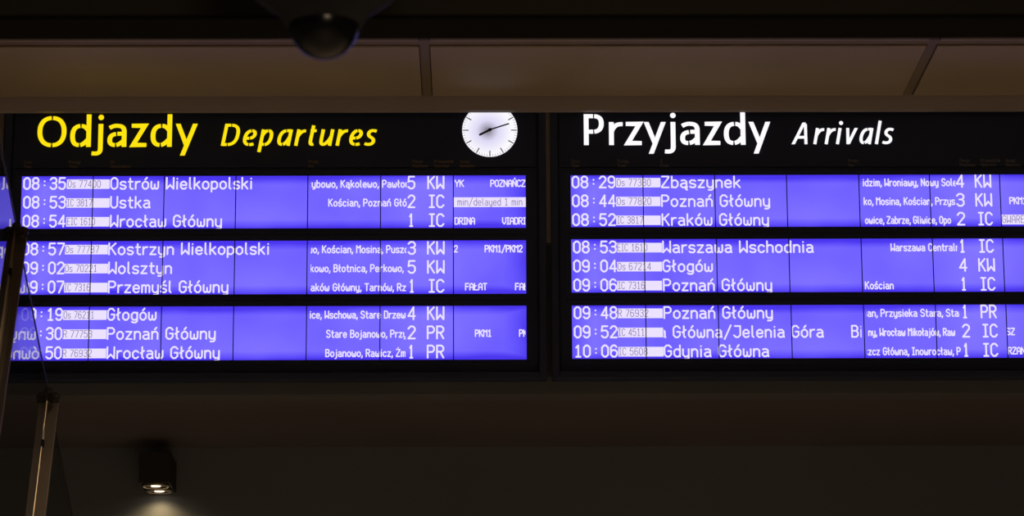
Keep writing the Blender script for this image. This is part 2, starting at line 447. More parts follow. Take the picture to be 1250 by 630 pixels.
def layout(text, gap=GAP, space=None):
    """polylines of the text in font units and the start/end of every character"""
    x = 0.0; out = []; spans = []
    for ch in text:
        w, pls = G[ch]
        if ch == ' ' and space is not None: w = space
        if ch == ' ' and x > 0 and text[len(spans) - 1] == ',': w = (w if space is None else space) - 0.5
        if ch == ',': x -= 0.5
        for p in pls: out.append([(x + a, b) for a, b in p])
        spans.append((x, x + w)); x += w + gap
    return out, spans


def clip_poly(P, a, left):
    R = []
    for i in range(len(P)):
        p, q = P[i], P[(i + 1) % len(P)]
        ip = (p[0] >= a) if left else (p[0] <= a); iq = (q[0] >= a) if left else (q[0] <= a)
        if ip: R.append(p)
        if ip != iq:
            t = (a - p[0]) / (q[0] - p[0]); R.append((a, p[1] + t * (q[1] - p[1])))
    return R


def put_poly(bm, P, y, c0=None, c1=None, mi=0):
    if c0 is not None: P = clip_poly(P, c0, True)
    if len(P) >= 3 and c1 is not None: P = clip_poly(P, c1, False)
    if len(P) < 3: return
    # facing the viewer (-Y)
    ar = sum(P[i][0] * P[(i + 1) % len(P)][1] - P[(i + 1) % len(P)][0] * P[i][1] for i in range(len(P)))
    if abs(ar) < 1e-10: return
    if ar < 0: P = P[::-1]
    f = bm.faces.new([bm.verts.new((p[0], y, p[1])) for p in P]); f.material_index = mi


def stroke(bm, pl, w, y, c0=None, c1=None, mi=0):
    h = w / 2
    for (x0, z0), (x1, z1) in zip(pl, pl[1:]):
        d = math.hypot(x1 - x0, z1 - z0)
        if d < h * 0.2: continue
        nx, nz = -(z1 - z0) / d * h, (x1 - x0) / d * h
        put_poly(bm, [(x0 + nx, z0 + nz), (x0 - nx, z0 - nz), (x1 - nx, z1 - nz), (x1 + nx, z1 + nz)], y, c0, c1, mi)
    for (x, z) in pl:
        r = h * 1.04
        put_poly(bm, [(x + r * math.cos(math.pi * (k + .5) / 4), z + r * math.sin(math.pi * (k + .5) / 4)) for k in range(8)], y, c0, c1, mi)


def write(bm, text, X0, X1, zbase, hcap, w, y, clip=(None, None), sub=None, mi=0, gap=GAP, space=None):
    """text whose outer extent (or that of its substring sub) runs X0..X1; zbase = outer bottom of capitals, hcap = outer height"""
    pls, sp_ = layout(text, gap, space)
    i = text.index(sub) if sub else 0; j = i + len(sub if sub else text) - 1
    while not sub and text[j] == ' ': j -= 1
    a, b = sp_[i][0], sp_[j][1]
    if len(text) == 1 or (i == j): 
        b = max(b, a + 0.5)
    kx = (X1 - X0 - w) / (b - a); ox = X0 + w / 2 - a * kx
    kz = (hcap - w) / 9.0; oz = zbase + w / 2
    for p in pls:
        q = [(ox + x * kx, oz + z * kz) for x, z in p]
        stroke(bm, q, w, y, clip[0], clip[1], mi)


# ------------------------------------------------------------------ header lettering: humanist stencil capitals, drawn in photograph-size units
def arc(cx, cz, rx, rz, a0, a1, n=14, p=2.25):
    out = []
    for i in range(n + 1):
        a = math.radians(a0 + (a1 - a0) * i / n); c, s = math.cos(a), math.sin(a)
        out.append((cx + rx * math.copysign(abs(c) ** (2 / p), c), cz + rz * math.copysign(abs(s) ** (2 / p), s)))
    return out


def bez(*pts, n=12):
    out = []
    for i in range(n + 1):
        t = i / n; q = list(pts)
        while len(q) > 1: q = [((1 - t) * a[0] + t * b[0], (1 - t) * a[1] + t * b[1]) for a, b in zip(q, q[1:])]
        out.append(q[0])
    return out


HG = {}          # char -> (width, strokes)
gp = 0.75
HG['O'] = (35, [arc(17.5, 19.4, 14.7, 17.1, 90 - 2.4, -90 + 2.4, 22), arc(17.5, 19.4, 14.7, 17.1, 90 + 2.4, 270 - 2.4, 22)])
HG['d'] = (25.5, [[(22.6, 0), (22.6, 41)], bez((13.8, 26.4), (17, 26.4), (19.5, 24.4), (21.5, 21.5)), bez((12.2, 26.4), (4.5, 26), (3, 19), (3, 13.8)) + bez((3, 13.8), (3, 7), (5, 2.6), (11.0, 2.4)), bez((12.6, 2.5), (16, 3), (18.5, 5.5), (21.5, 9))])
HG['j'] = (13, [bez((9.9, 29), (9.9, 15), (9.9, 5), (9.9, -2)) + bez((9.9, -2), (9.9, -8.2), (6.2, -8.8), (0, -8.0)), 'dot', (10.0, 37.2, 3.4)])
HG['a'] = (23, [bez((2.6, 23.8), (7, 26.6), (10, 26.8), (12, 26.6)) + bez((12, 26.6), (18.5, 26.4), (20.1, 23.5), (20.1, 18.5)) + [(20.1, 0)], bez((20.1, 16.6), (17, 16.6), (14, 16.6), (12.0, 16.4)), bez((10.4, 16.2), (4.5, 15.6), (3, 12), (3, 8.4)) + bez((3, 8.4), (3, 4), (5.6, 2.4), (9.4, 2.4)), bez((11, 2.5), (14, 3), (17, 5), (20.1, 8.8))])
HG['z'] = (19.5, [[(0.8, 26.6), (16.9, 26.6), (3.0, 2.4), (19.2, 2.4)]])
HG['y'] = (26, ['par', ((2.8, 29), (13.4, 1.0), 0.95), 'par', ((23.4, 29), (8.4, -11), 0.95)])
HG['P'] = (25, [[(3.2, 0), (3.2, 39)], [(3.2, 36.4), (11.6, 36.4)], bez((13.0, 36.4), (20, 36), (21.6, 32), (21.6, 27)) + bez((21.6, 27), (21.6, 20.5), (18, 17.2), (13.0, 16.9)), [(3.2, 16.9), (11.6, 16.9)]])
HG['r'] = (16.5, [[(3.0, 0), (3.0, 29)], bez((3.0, 17), (6, 24), (9.5, 27), (16.3, 26.2))])
# italic forms (before slanting), x-height 29 in the same units
IG = {}
IG['D'] = (27, [[(3.0, 0), (3.0, 39)], [(3.0, 36.6), (10.5, 36.6)], bez((12, 36.6), (22, 36), (25, 30), (25, 20)) + bez((25, 20), (25, 8), (20, 2.6), (11.5, 2.5)), [(3.0, 2.5), (10, 2.5)]])
IG['e'] = (23, [bez((21, 3.4), (17, 2.2), (15, 2.2), (13.4, 2.3)), bez((11.8, 2.4), (5, 3), (3.0, 8), (3.0, 13.5)) + bez((3, 13.5), (3, 21), (7, 26), (12, 26.6)), bez((13.5, 26.7), (21, 26.8), (22, 19), (17, 15.2)) + bez((17, 15.2), (15, 14.2), (13.5, 13.8), (12.5, 13.7)), bez((11, 13.6), (8, 13.4), (6, 13.4), (4, 13.4))])
IG['p'] = (24, [[(3.0, -11), (3.0, 29)], bez((3, 18), (6, 24), (9, 26.6), (12.6, 26.6)), bez((14, 26.6), (20, 26.6), (21.5, 21.5), (21.5, 16.5)) + bez((21.5, 16.5), (21.5, 8), (17, 2.6), (11.5, 2.4)), bez((10, 2.4), (7, 2.4), (5, 3.4), (3.2, 5))])
IG['a'] = (24, [[(21.2, 29), (21.2, 0)], bez((12.6, 26.6), (6, 26), (3, 19), (3, 12.5)) + bez((3, 12.5), (3, 6), (5, 2.6), (10, 2.4)), bez((14, 26.6), (17, 26.8), (19.5, 26.6), (21.0, 26.0)), bez((11.6, 2.5), (16, 4), (19, 10), (21, 16))])
IG['r'] = (17, [[(3.0, 0), (3.0, 29)], bez((3.0, 15), (6, 23), (10, 27), (17.0, 26.2))])
IG['t'] = (17, [bez((6.0, 36), (6, 20), (5.2, 12), (5.8, 7)) + bez((5.8, 7), (6.4, 2.6), (10, 1.8), (15.5, 3.0)), [(0.5, 26.6), (17, 26.6)]])
IG['u'] = (24, [bez((3.0, 29), (3, 18), (2.6, 12), (3.2, 7)) + bez((3.2, 7), (4, 2.3), (7, 2.3), (9, 2.5)) + bez((9, 2.5), (14, 3.5), (19, 10), (21, 17)), [(21.2, 29), (21.2, 0)]])
IG['s'] = (20, [bez((19.5, 25.4), (14, 27.4), (5.5, 28), (5.0, 21)) + bez((5, 21), (5, 14.5), (17, 15), (17, 8)) + bez((17, 8), (17, 1.5), (7, 1.2), (1.0, 3.8))])
IG['A'] = (30, ['par', ((2.0, 0), (16.4, 39), 0.95), 'par', ((19.2, 36.5), (27.2, 0), 0.95), [(8.0, 12.5), (24.0, 12.5)]])
IG['i'] = (7, [[(3.0, 0), (3.0, 29)], 'dot', (3.4, 38, 3.6)])
IG['v'] = (25, ['par', ((2.8, 29), (9.6, 0), 0.95), 'par', ((10.2, 0), (22.6, 29), 0.95)])
IG['l'] = (7, [[(3.0, 0), (3.0, 42)]])


def ribbon(bm, pl, wv, wh, y, th):
    """mitred stroke of slightly contrasting width, extruded by th towards the viewer"""
    n = len(pl); Ls, Rs = [], []
    pts = [pl[0]]
    for p in pl[1:]:
        if math.hypot(p[0] - pts[-1][0], p[1] - pts[-1][1]) > 1e-5: pts.append(p)
    pl = pts; n = len(pl)
    for i in range(n):
        d0 = None; d1 = None
        if i > 0:
            dx, dz = pl[i][0] - pl[i - 1][0], pl[i][1] - pl[i - 1][1]; l = math.hypot(dx, dz); d0 = (dx / l, dz / l)
        if i < n - 1:
            dx, dz = pl[i + 1][0] - pl[i][0], pl[i + 1][1] - pl[i][1]; l = math.hypot(dx, dz); d1 = (dx / l, dz / l)
        if d0 is None: d0 = d1
        if d1 is None: d1 = d0
        tx, tz = d0[0] + d1[0], d0[1] + d1[1]; l = math.hypot(tx, tz) or 1; tx /= l; tz /= l
        cs = max(0.42, tx * d0[0] + tz * d0[1])
        w = (wv * abs(tz) + wh * abs(tx)) if abs(tx) + abs(tz) < 1e-9 else (wv * tz * tz + wh * tx * tx)
        h = w / 2 / cs
        Ls.append((pl[i][0] - tz * h, pl[i][1] + tx * h)); Rs.append((pl[i][0] + tz * h, pl[i][1] - tx * h))
    F = [[bm.verts.new((p[0], y - th, p[1])) for p in s] for s in (Ls, Rs)]
    B = [[bm.verts.new((p[0], y, p[1])) for p in s] for s in (Ls, Rs)]
    for i in range(n - 1):
        bm.faces.new((F[0][i], F[1][i], F[1][i + 1], F[0][i + 1]))
        bm.faces.new((F[0][i], F[0][i + 1], B[0][i + 1], B[0][i]))
        bm.faces.new((F[1][i + 1], F[1][i], B[1][i], B[1][i + 1]))
    bm.faces.new((F[0][0], B[0][0], B[1][0], F[1][0])); bm.faces.new((F[1][-1], B[1][-1], B[0][-1], F[0][-1]))


def heading(chars, glyphs, y, zb_, kz, slant, wv, wh, th=0.004):
    """chars: list of (char, X0, X1): every letter fitted to its own extent on the panel"""
    bm = nb()
    for ch, X0, X1 in chars:
        w, st = glyphs[ch]
        asc = 39 if ch not in 'aeursvz' else 29
        k = (X1 - X0 - slant * asc * kz) / w
        T = lambda p: (X0 + p[0] * k + slant * p[1] * kz, zb_ + p[1] * kz)
        it = iter(st)
        for s in it:
            if s == 'dot':
                cx, cz, r = next(it); c = T((cx, cz)); rr = r * kz
                vs = [bm.verts.new((c[0] + rr * math.cos(a * math.pi / 10), y - th, c[1] + rr * math.sin(a * math.pi / 10))) for a in range(20)]
                bm.faces.new(vs)
            elif s == 'par':
                (xa, za), (xb, zb3), wf = next(it)
                A_, B_ = T((xa, za)), T((xb, zb3)); d = math.hypot(B_[0] - A_[0], B_[1] - A_[1])
                h = wv * wf / 2 * d / abs(B_[1] - A_[1])
                q = [(A_[0] - h, A_[1]), (B_[0] - h, B_[1]), (B_[0] + h, B_[1]), (A_[0] + h, A_[1])]
                Fv = [bm.verts.new((p[0], y - th, p[1])) for p in q]; Bv = [bm.verts.new((p[0], y, p[1])) for p in q]
                bm.faces.new(Fv)
                for i in range(4): bm.faces.new((Fv[(i + 1) % 4], Fv[i], Bv[i], Bv[(i + 1) % 4]))
            else:
                ribbon(bm, [T(p) for p in s], wv, wh, y, th)
    return bm


# ------------------------------------------------------------------ the boards
def board(kind, spec):
    """a hanging split-level passenger board: housing, header with lettering, three LCD strips with three train lines each"""
    xl, xr = spec['outer']; sl, sr = spec['screen']
    UX = lambda px, py: atY(px, py, D).x
    mx = UX(spec['cx'] + 50, 300) - UX(spec['cx'] - 50, 300); mx /= 100.0            # metres per picture unit on the board
    mz = (atY(spec['cx'], 250, D).z - atY(spec['cx'], 350, D).z) / 100.0
    X0, X1 = UX(*xl), UX(*xr)
    SX0, SX1 = UX(*sl), UX(*sr)
    ZB = (atY(*spec['bottom'][0], 18.56).z + atY(*spec['bottom'][1], 18.56).z) / 2
    ZT = ZLIP + 0.10
    root = thing(spec['name'], spec['label'], 'departure board' if kind == 'dep' else 'arrival board', ((X0 + X1) / 2, 18.6, ZB))
    rows = []
    for (lt, lb, rt, rb) in spec['rows']:
        zt = (atY(*lt, D).z + atY(*rt, D).z) / 2; zb2 = (atY(*lb, D).z + atY(*rb, D).z) / 2
        rows.append((zt, zb2))
    ys = D; yf = D - 0.006
    # housing: tray with a stepped rim and cross members around the three openings
    b = nb()
    box(b, X0, X1, D + 0.004, 18.56, ZB, ZT)
    rim = 0.045
    box(b, X0, X0 + rim, D - 0.050, D + 0.004, ZB, ZT); box(b, X1 - rim, X1, D - 0.050, D + 0.004, ZB, ZT)
    box(b, X0 + rim, X1 - rim, D - 0.050, D + 0.004, ZB, ZB + rim)
    obj('housing', b, M['black'], root, bevel=0.004)
    # inner frame between rim and openings
    fx0, fx1 = X0 + rim + 0.010, X1 - rim - 0.010
    b = nb()
    zhead = rows[0][0] + 8.5 * mz
    edges = [zhead] + [None] * 4
    box(b, fx0, SX0, yf, D + 0.004, ZB + rim + 0.01, zhead); box(b, SX1, fx1, yf, D + 0.004, ZB + rim + 0.01, zhead)
    box(b, SX0, SX1, yf, D + 0.004, rows[0][0], zhead)
    box(b, SX0, SX1, yf, D + 0.004, rows[1][0], rows[0][1]); box(b, SX0, SX1, yf, D + 0.004, rows[2][0], rows[1][1])
    box(b, SX0, SX1, yf, D + 0.004, ZB + rim + 0.01, rows[2][1])
    obj('screen_frame', b, M['black_gloss'], root)
    # each strip sits in a raised bezel
    for (zt, zb2) in rows:
        b = nb(); e = 5.5 * mz; t = 0.007
        for (a0, a1, c0, c1) in ((SX0 - e, SX1 + e, zt + e - t, zt + e), (SX0 - e, SX1 + e, zb2 - e, zb2 - e + t), (SX0 - e, SX0 - e + t, zb2 - e + t, zt + e - t), (SX1 + e - t, SX1 + e, zb2 - e + t, zt + e - t)):
            box(b, a0, a1, yf - 0.006, yf, c0, c1)
        obj('bezel', b, M['black'], root)
    # header panel
    hp = yf - 0.006
    obj('header_panel', bx(fx0, fx1, hp, D + 0.004, zhead + 0.008, ZT - 0.02), M['black_gloss'], root)
    # lettering of the header
    y0 = hp - 0.0005
    for nm, chars, gl, base, kz, sl_, wv, wh in spec['heads']:
        bz = atY(base[0], base[1], hp).z
        cc = [(c, atY(a, base[1] - 12, hp).x, atY(b_, base[1] - 12, hp).x) for c, a, b_ in chars]
        o = obj(nm, heading(cc, gl, y0, bz, kz * mz, sl_, wv * mx, wh * mz), spec['hm'], root)
        o['label'] = spec['hl'][nm]
    # captions
    b = nb()
    for (px, t1, t2) in spec['caps']:
        for k, t in enumerate((t1, t2)):
            pls, spn = layout(t, 2.0); wu = spn[-1][1]
            kx = 0.40 * mx; kz = 0.40 * mz
            ox = atY(px, 200, hp).x; oz = zhead + (6.8 - 5.6 * k) * mz
            for p in pls: stroke(b, [(ox + x * kx, oz + z * kz) for x, z in p], 0.55 * mx, y0, fx0, fx1)
    o = obj('column_captions', b, spec['cm'], root); o['label'] = 'small faded column titles'
    # clock
    if 'clock' in spec:
        (ccx, ccy), rpx = spec['clock']
        c = atY(ccx, ccy, hp); rx = rpx * mx
        y1 = hp - 0.004
        dial = obj('clock', cyl(nb(), (c.x, hp + 0.002, c.z), (c.x, y1, c.z), rx, n=72), make_dial_mat(rx), root, loc=(c.x, y1, c.z))
        dial['label'] = 'round white backlit clock dial'
        b = nb()
        for k in range(60):
            a = math.radians(6 * k); dx, dz = math.sin(a), math.cos(a); big = k % 5 == 0
            r1, r0 = rx * 0.985, rx * (0.77 if big else 0.90); w = (1.25 if big else 0.42) * mx
            px_, pz_ = dz, -dx
            P = [(c.x + dx * r + px_ * s * w / 2, c.z + dz * r + pz_ * s * w / 2) for r, s in ((r0, -1), (r0, 1), (r1, 1), (r1, -1))]
            put_poly(b, P, y1 - 0.0004, mi=0 if big else 1)
        obj('minute_marks', b, [M['hand'], mat('grey_minute_print', (0.25, 0.25, 0.27), 0.6)], dial)
        for nm, tip, tail, w, off in (('hour_hand', (585.0, 165.6), 0.18, 2.5, 0.010), ('minute_hand', (621.3, 151.8), 0.12, 1.7, 0.014)):
            t = atY(tip[0], tip[1], hp); dx, dz = t.x - c.x, t.z - c.z; l = math.hypot(dx, dz); ux, uz = dx / l, dz / l
            b = nb(); s = Vector((-uz, 0, ux))
            obox(b, Vector((c.x, y1 - off, c.z)) - Vector((ux, 0, uz)) * l * tail, Vector((t.x, y1 - off, t.z)), s, w * mx, 0.002)
            cyl(b, (c.x, y1 - off + 0.003, c.z), (c.x, y1 - off - 0.002, c.z), 2.0 * mx)
            obj(nm, b, M['hand'], dial)
    # screens
    for ri, (zt, zb2) in enumerate(rows):
        scr = obj('display_screen', bx(SX0, SX1, ys, ys + 0.003, zb2, zt), M['lcd'], root, loc=((SX0 + SX1) / 2, ys, (zt + zb2) / 2))
        for sx in spec['seams']:
            p = sx[0] + (sx[1] - sx[0]) * (ri / 2.0); py = (247, 327, 407)[ri]
            xx = UX(p, py)
            obj('module_seam', bx(xx - 0.60 * mx, xx + 0.60 * mx, ys - 0.0022, ys - 0.0005, zb2, zt), M['lcd_seam'], scr)
        for li in range(3):
            ln = spec['lines'][ri * 3 + li]
            pyb = spec['ybase'][ri][li]                                     # height in the picture used for reading x off the plane
            zbase = zb2 + (spec['off'] + 23.1 * (2 - li)) * mz
            X = lambda px: UX(px, pyb - 7)
            yt = ys - 0.0012

            def field(nm, put):
                b = nb(); put(b); obj(nm, b, M['lcd_white'], scr)
            tr = ln['time_r']
            field('time_lettering', lambda b: write(b, ln['time'], X(tr - ln.get('tw', 52.3)), X(tr), zbase, 15.6 * mz, 2.15 * mx, yt, gap=2.3))
            for (t, a0, a1) in ln['dest']:
                field('destination_lettering' if kind == 'dep' else 'origin_lettering', lambda b: write(b, t, X(a0), X(a1), zbase, 15.4 * mz, 2.05 * mx, yt, clip=ln.get('dclip') and tuple(X(v) for v in ln['dclip']) or (None, None)))
            if ln.get('via'):
                t, sub, a0, a1 = ln['via']
                field('route_lettering', lambda b: write(b, t, X(a0), X(a1), zbase + 1.7 * mz, 9.9 * mz, 1.5 * mx, yt, clip=(X(ln['vclip'][0]), X(ln['vclip'][1])), sub=sub, gap=2.5, space=1.5))
            for nm, (t, a0, a1) in zip(('platform_lettering', 'operator_lettering'), ln['big']):
                field(nm, lambda b: write(b, t, X(a0), X(a1), zbase - 0.2 * mz, 16.6 * mz, 2.1 * mx, yt, gap=2.3 if len(t) > 1 else 1))
            for (t, a0, a1, *cl) in ln.get('rem', []):
                field('remark_lettering', lambda b: write(b, t, X(a0), X(a1), zbase + 2.4 * mz, 9.2 * mz, 1.5 * mx, yt, clip=(X(spec['remclip'][0] + spec.get('remlean', 0) * ri), X(spec['remclip'][1])), gap=1.9))
            # inverse field with the train number
            b = nb()
            q0, q1 = X(ln['box'][0]), X(ln['box'][1])
            put_poly(b, [(q0, zbase + 1.1 * mz), (q1, zbase + 1.1 * mz), (q1, zbase + 12.7 * mz), (q0, zbase + 12.7 * mz)], ys - 0.0009)
            write(b, ln['num'][0], X(ln['num'][1]), X(ln['num'][2]), zbase + 2.7 * mz, 9.0 * mz, 0.72 * mx, ys - 0.0014, mi=1)
            o = obj('train_number', b, [M['lcd_white'], M['lcd_thin']], scr); o['label'] = 'white field with the dark number %s' % ln['num'][0]
            if 'inv' in ln:
                b = nb(); t, sub, a0, a1, c0, c1 = ln['inv']
                q0, q1 = X(c0), X(c1)
                put_poly(b, [(q0, zbase + 0.9 * mz), (q1, zbase + 0.9 * mz), (q1, zbase + 12.9 * mz), (q0, zbase + 12.9 * mz)], ys - 0.0009)
                write(b, t, X(a0), X(a1), zbase + 2.7 * mz, 9.4 * mz, 0.72 * mx, ys - 0.0014, clip=(q0, q1), sub=sub, mi=1)
                o = obj('remark_field', b, [M['lcd_white'], M['lcd_thin']], scr); o['label'] = 'white remark field with thin dark lettering'
    return root


def L(time, time_r, num, box_, dest, via, vclip, big, rem=(), **kw):
    d = dict(time=time, time_r=time_r, num=num, box=box_, dest=dest, via=via, vclip=vclip, big=big, rem=list(rem)); d.update(kw)
    return d


VD = (379.5, 496.4)
dep_lines = [
    L('08:35', 80.6, ('Os 77400', 83, 123), (81.7, 133.8), [('Ostrów Wielkopolski', 134.6, 308.3)], ('zybowo, Kąkolewo, Pawłowice', 'Kąkolewo', 415.7, 460.3), VD, [('5', 497.4, 507.0), ('KW', 521.6, 542.5)], [('YK', 555, 566.5), ('POZNAŃCZ', 598.4, 641.5)]),
    L('08:53', 80.5, ('IC 3817', 82, 112.5), (81.3, 133.8), [('Ustka', 134.4, 183.6)], ('Kościan, Poznań Głów', 'Kościan', 400.7, 437.3), VD, [('2', 497.4, 507.0), ('IC', 523.5, 542.5)], inv=('min/delayed 1 min', None, 558.5, 637.5, 553.8, 642.0)),
    L('08:54', 80.0, ('EIC 1610', 82, 116), (80.8, 133.4), [('Wrocław Główny', 134.2, 271.0)], None, VD, [('1', 498.6, 505.0), ('IC', 523.5, 542.5)], [('DRINA', 554.8, 580), ('VIADRINA', 612.8, 653)]),
    L('08:57', 79.0, ('Os 77787', 80, 121), (79.4, 131.7), [('Kostrzyn Wielkopolski', 132.2, 329.0)], ('wo, Kościan, Mosina, Puszc', 'Kościan', 393.0, 428.9), (379.3, 496.0), [('3', 497.6, 507.6), ('KW', 521.3, 542.8)], [('2', 554.0, 559), ('PKM1/PKM2', 591.5, 638)]),
    L('09:02', 78.7, ('Os 70221', 79.5, 118.5), (78.8, 131.7), [('Wolsztyn', 132.0, 210.0)], ('kowo, Błotnica, Perkowo, R', 'Błotnica', 407.0, 446.0), (379.3, 496.0), [('5', 497.6, 507.6), ('KW', 521.3, 542.8)]),
    L('09:07', 78.2, ('IC 7316', 78.5, 110), (78.2, 131.4), [('Przemyśl Główny', 131.8, 278.8)], ('raków Główny, Tarnów, Rzes', 'Główny', 406.0, 439.0), (379.0, 496.0), [('1', 499.6, 505.6), ('IC', 523.3, 542.5)], [('FAŁAT', 567.6, 594.8), ('FAŁAT', 628.6, 656)]),
    L('09:19', 76.8, ('Os 76211', 77.8, 115), (77.1, 130.2), [('Głogów', 130.8, 191.2)], ('ice, Wschowa, Stare Drzewc', 'Wschowa', 396.2, 434.6), (378.0, 495.4), [('4', 497.4, 507.5), ('KW', 521.3, 542.5)]),
    L('09:30', 76.0, ('R 77753', 77.2, 112.5), (76.8, 129.9), [('Poznań Główny', 130.4, 263.4)], ('Stare Bojanowo, Przys', 'Bojanowo', 427.3, 470.5), (378.0, 495.2), [('2', 497.4, 507.5), ('PR', 521.0, 542.3)], [('PKM1', 579.6, 600.2), ('PKM1', 633.5, 654)]),
    L('09:50', 75.5, ('R 76932', 76.5, 112), (76.4, 129.5), [('Wrocław Główny', 130.0, 268.4)], ('Bojanowo, Rawicz, Żmi', 'Bojanowo', 397.0, 440.6), (378.0, 495.0), [('1', 498.8, 505.0), ('PR', 521.0, 542.3)]),
]
VA = (1051.5, 1166.2)
arr_lines = [
    L('08:29', 751.2, ('Os 77380', 753, 794.4), (752.0, 806.2), [('Zbąszynek', 807.0, 904.0)], ('idzim, Wroniawy, Nowy Sole', 'Wroniawy', 1079.5, 1118.6), VA, [('4', 1166.6, 1177.0), ('KW', 1189.8, 1210.0)]),
    L('08:44', 751.6, ('Os 77820', 753, 795), (752.0, 806.2), [('Poznań Główny', 807.0, 940.0)], ('ko, Mosina, Kościan, Przys', 'Kościan', 1103.0, 1136.2), VA, [('3', 1167.2, 1177.4), ('KW', 1190.6, 1211.2)], [('PKM1', 1232.0, 1253.4)]),
    L('08:52', 751.8, ('IC 3817', 753.5, 785), (752.2, 806.4), [('Kraków Główny', 807.6, 938.6)], ('owice, Zabrze, Gliwice, Opo', 'Zabrze', 1082.2, 1109.8), (1053.6, 1167.0), [('2', 1168.0, 1178.2), ('IC', 1194.0, 1212.0)], inv=('GWAREK', None, 1223.4, 1256.0, 1223.0, 1296.0)),
    L('08:53', 752.8, ('EIC 1610', 753.6, 790.2), (753.3, 808.0), [('Warszawa Wschodnia', 808.4, 993.0)], ('Warszawa Centralna', 'Warszawa', 1087.0, 1129.4), (1055, 1168.5), [('1', 1171.4, 1178.0), ('IC', 1195.2, 1213.2)]),
    L('09:04', 753.0, ('Os 67214', 754, 794.6), (753.3, 808.0), [('Głogów', 808.6, 870.2)], None, (1055, 1168.5), [('4', 1170.6, 1180.8), ('KW', 1194.2, 1214.6)]),
    L('09:06', 753.2, ('IC 7316', 754.4, 787), (753.4, 808.2), [('Poznań Główny', 809.2, 942.6)], ('Kościan', 'Kościan', 1055.7, 1091.0), (1055, 1169), [('1', 1173.2, 1179.6), ('IC', 1197.0, 1215.2)]),
    L('09:48', 753.6, ('R 76932', 754.4, 791.4), (754.2, 809.0), [('Poznań Główny', 809.8, 943.4)], ('ian, Przysieka Stara, Stare', 'Przysieka', 1074.8, 1119.8), (1057.6, 1171.0), [('1', 1174.6, 1181.0), ('PR', 1197.0, 1216.6)]),
    L('09:52', 753.8, ('IC 4511', 755.0, 786.8), (754.6, 809.4), [('a Główna/Jelenia Góra', 804.0, 1005.4), ('Bielsko', 1039.0, 1097.0)], ('ny, Wrocław Mikołajów, Raw', 'Wrocław', 1073.5, 1105.2), (1058.0, 1172.0), [('2', 1174.4, 1184.2), ('IC', 1199.4, 1218.0)], [('USZ', 1222.6, 1239.0)], dclip=(810.2, 1051.6)),
    L('10:06', 754.2, ('IC 5608', 755.4, 790.4), (754.8, 810.0), [('Gdynia Główna', 810.2, 938.8)], ('szcz Główna, Inowrocław, P', 'Główna', 1077.6, 1107.8), (1058.6, 1173.4), [('1', 1176.0, 1182.4), ('IC', 1200.2, 1218.6)], [('ORZANI', 1224.6, 1256.0)]),
]
for l in arr_lines: l['tw'] = 53.4

ODJ = [('O', 45.8, 81.0), ('d', 85.6, 111.2), ('j', 112.4, 126.2), ('a', 131.0, 154.6), ('z', 159.8, 179.4), ('d', 183.8, 210.0), ('y', 214.4, 241.0)]
DEPT = [('D', 269.6, 294.4), ('e', 295.2, 314.4), ('p', 316.0, 335.8), ('a', 337.2, 357.6), ('r', 359.2, 374.0), ('t', 375.4, 388.2), ('u', 389.0, 408.0), ('r', 409.6, 425.2), ('e', 425.0, 443.8), ('s', 444.0, 460.6)]
PRZ = [('P', 712.4, 737.6), ('r', 743.2, 760.4), ('z', 763.2, 783.6), ('y', 786.0, 812.6), ('j', 811.4, 824.8), ('a', 830.0, 854.2), ('z', 859.6, 879.4), ('d', 883.4, 910.0), ('y', 914.0, 940.2)]
ARR = [('A', 966.6, 990.4), ('r', 992.4, 1006.6), ('r', 1006.2, 1020.6), ('i', 1020.4, 1028.8), ('v', 1029.6, 1046.6), ('a', 1047.6, 1066.2), ('l', 1067.4, 1077.0), ('s', 1075.8, 1091.4)]

def dep_specs():
    return dict(name='departures_board', label='wide black departures board with yellow heading, round clock and blue screens', cx=335,
                outer=((8.2, 137), (665.3, 137)), screen=((27.0, 215), (641.6, 215)), bottom=((30, 467.8), (650, 466.8)),
                rows=[((60, 215.9), (60, 279.8), (600, 213.7), (600, 278.3)), ((80, 295.2), (80, 360.0), (600, 292.9), (600, 358.9)), ((110, 374.6), (110, 440.2), (600, 373.4), (600, 439.4))],
                seams=[(113.1, 108.4), (200.0, 196.6), (287.6, 284.8), (375.6, 374.0), (464.6, 463.8), (553.4, 553.6)],
                ybase=[(232, 255, 278), (311, 334.5, 358), (390.5, 414, 437.5)], off=1.8, remclip=(554.0, 641.4), lines=dep_lines,
                heads=[('polish_heading', ODJ, HG, (143, 179.6), 0.985, 0.0, 5.9, 4.9), ('english_heading', DEPT, IG, (365, 178.2), 0.70, 0.19, 4.3, 3.6)],
                hm=M['yellow'], hl={'polish_heading': 'large yellow lettering Odjazdy', 'english_heading': 'smaller yellow italic lettering Departures'},
                caps=[(29.5, 'Czas', 'Time'), (84.5, 'Pociąg', 'Train'), (135.5, 'Do', 'Destination'), (377, 'Przez', 'Via'), (504, 'Peron', 'Platform'), (530.5, 'PrzewoZnik', 'Operator'), (562, 'Uwagi', 'Remarks')],
                cm=M['caption_y'], clock=((597.9, 159.2), 34.0))


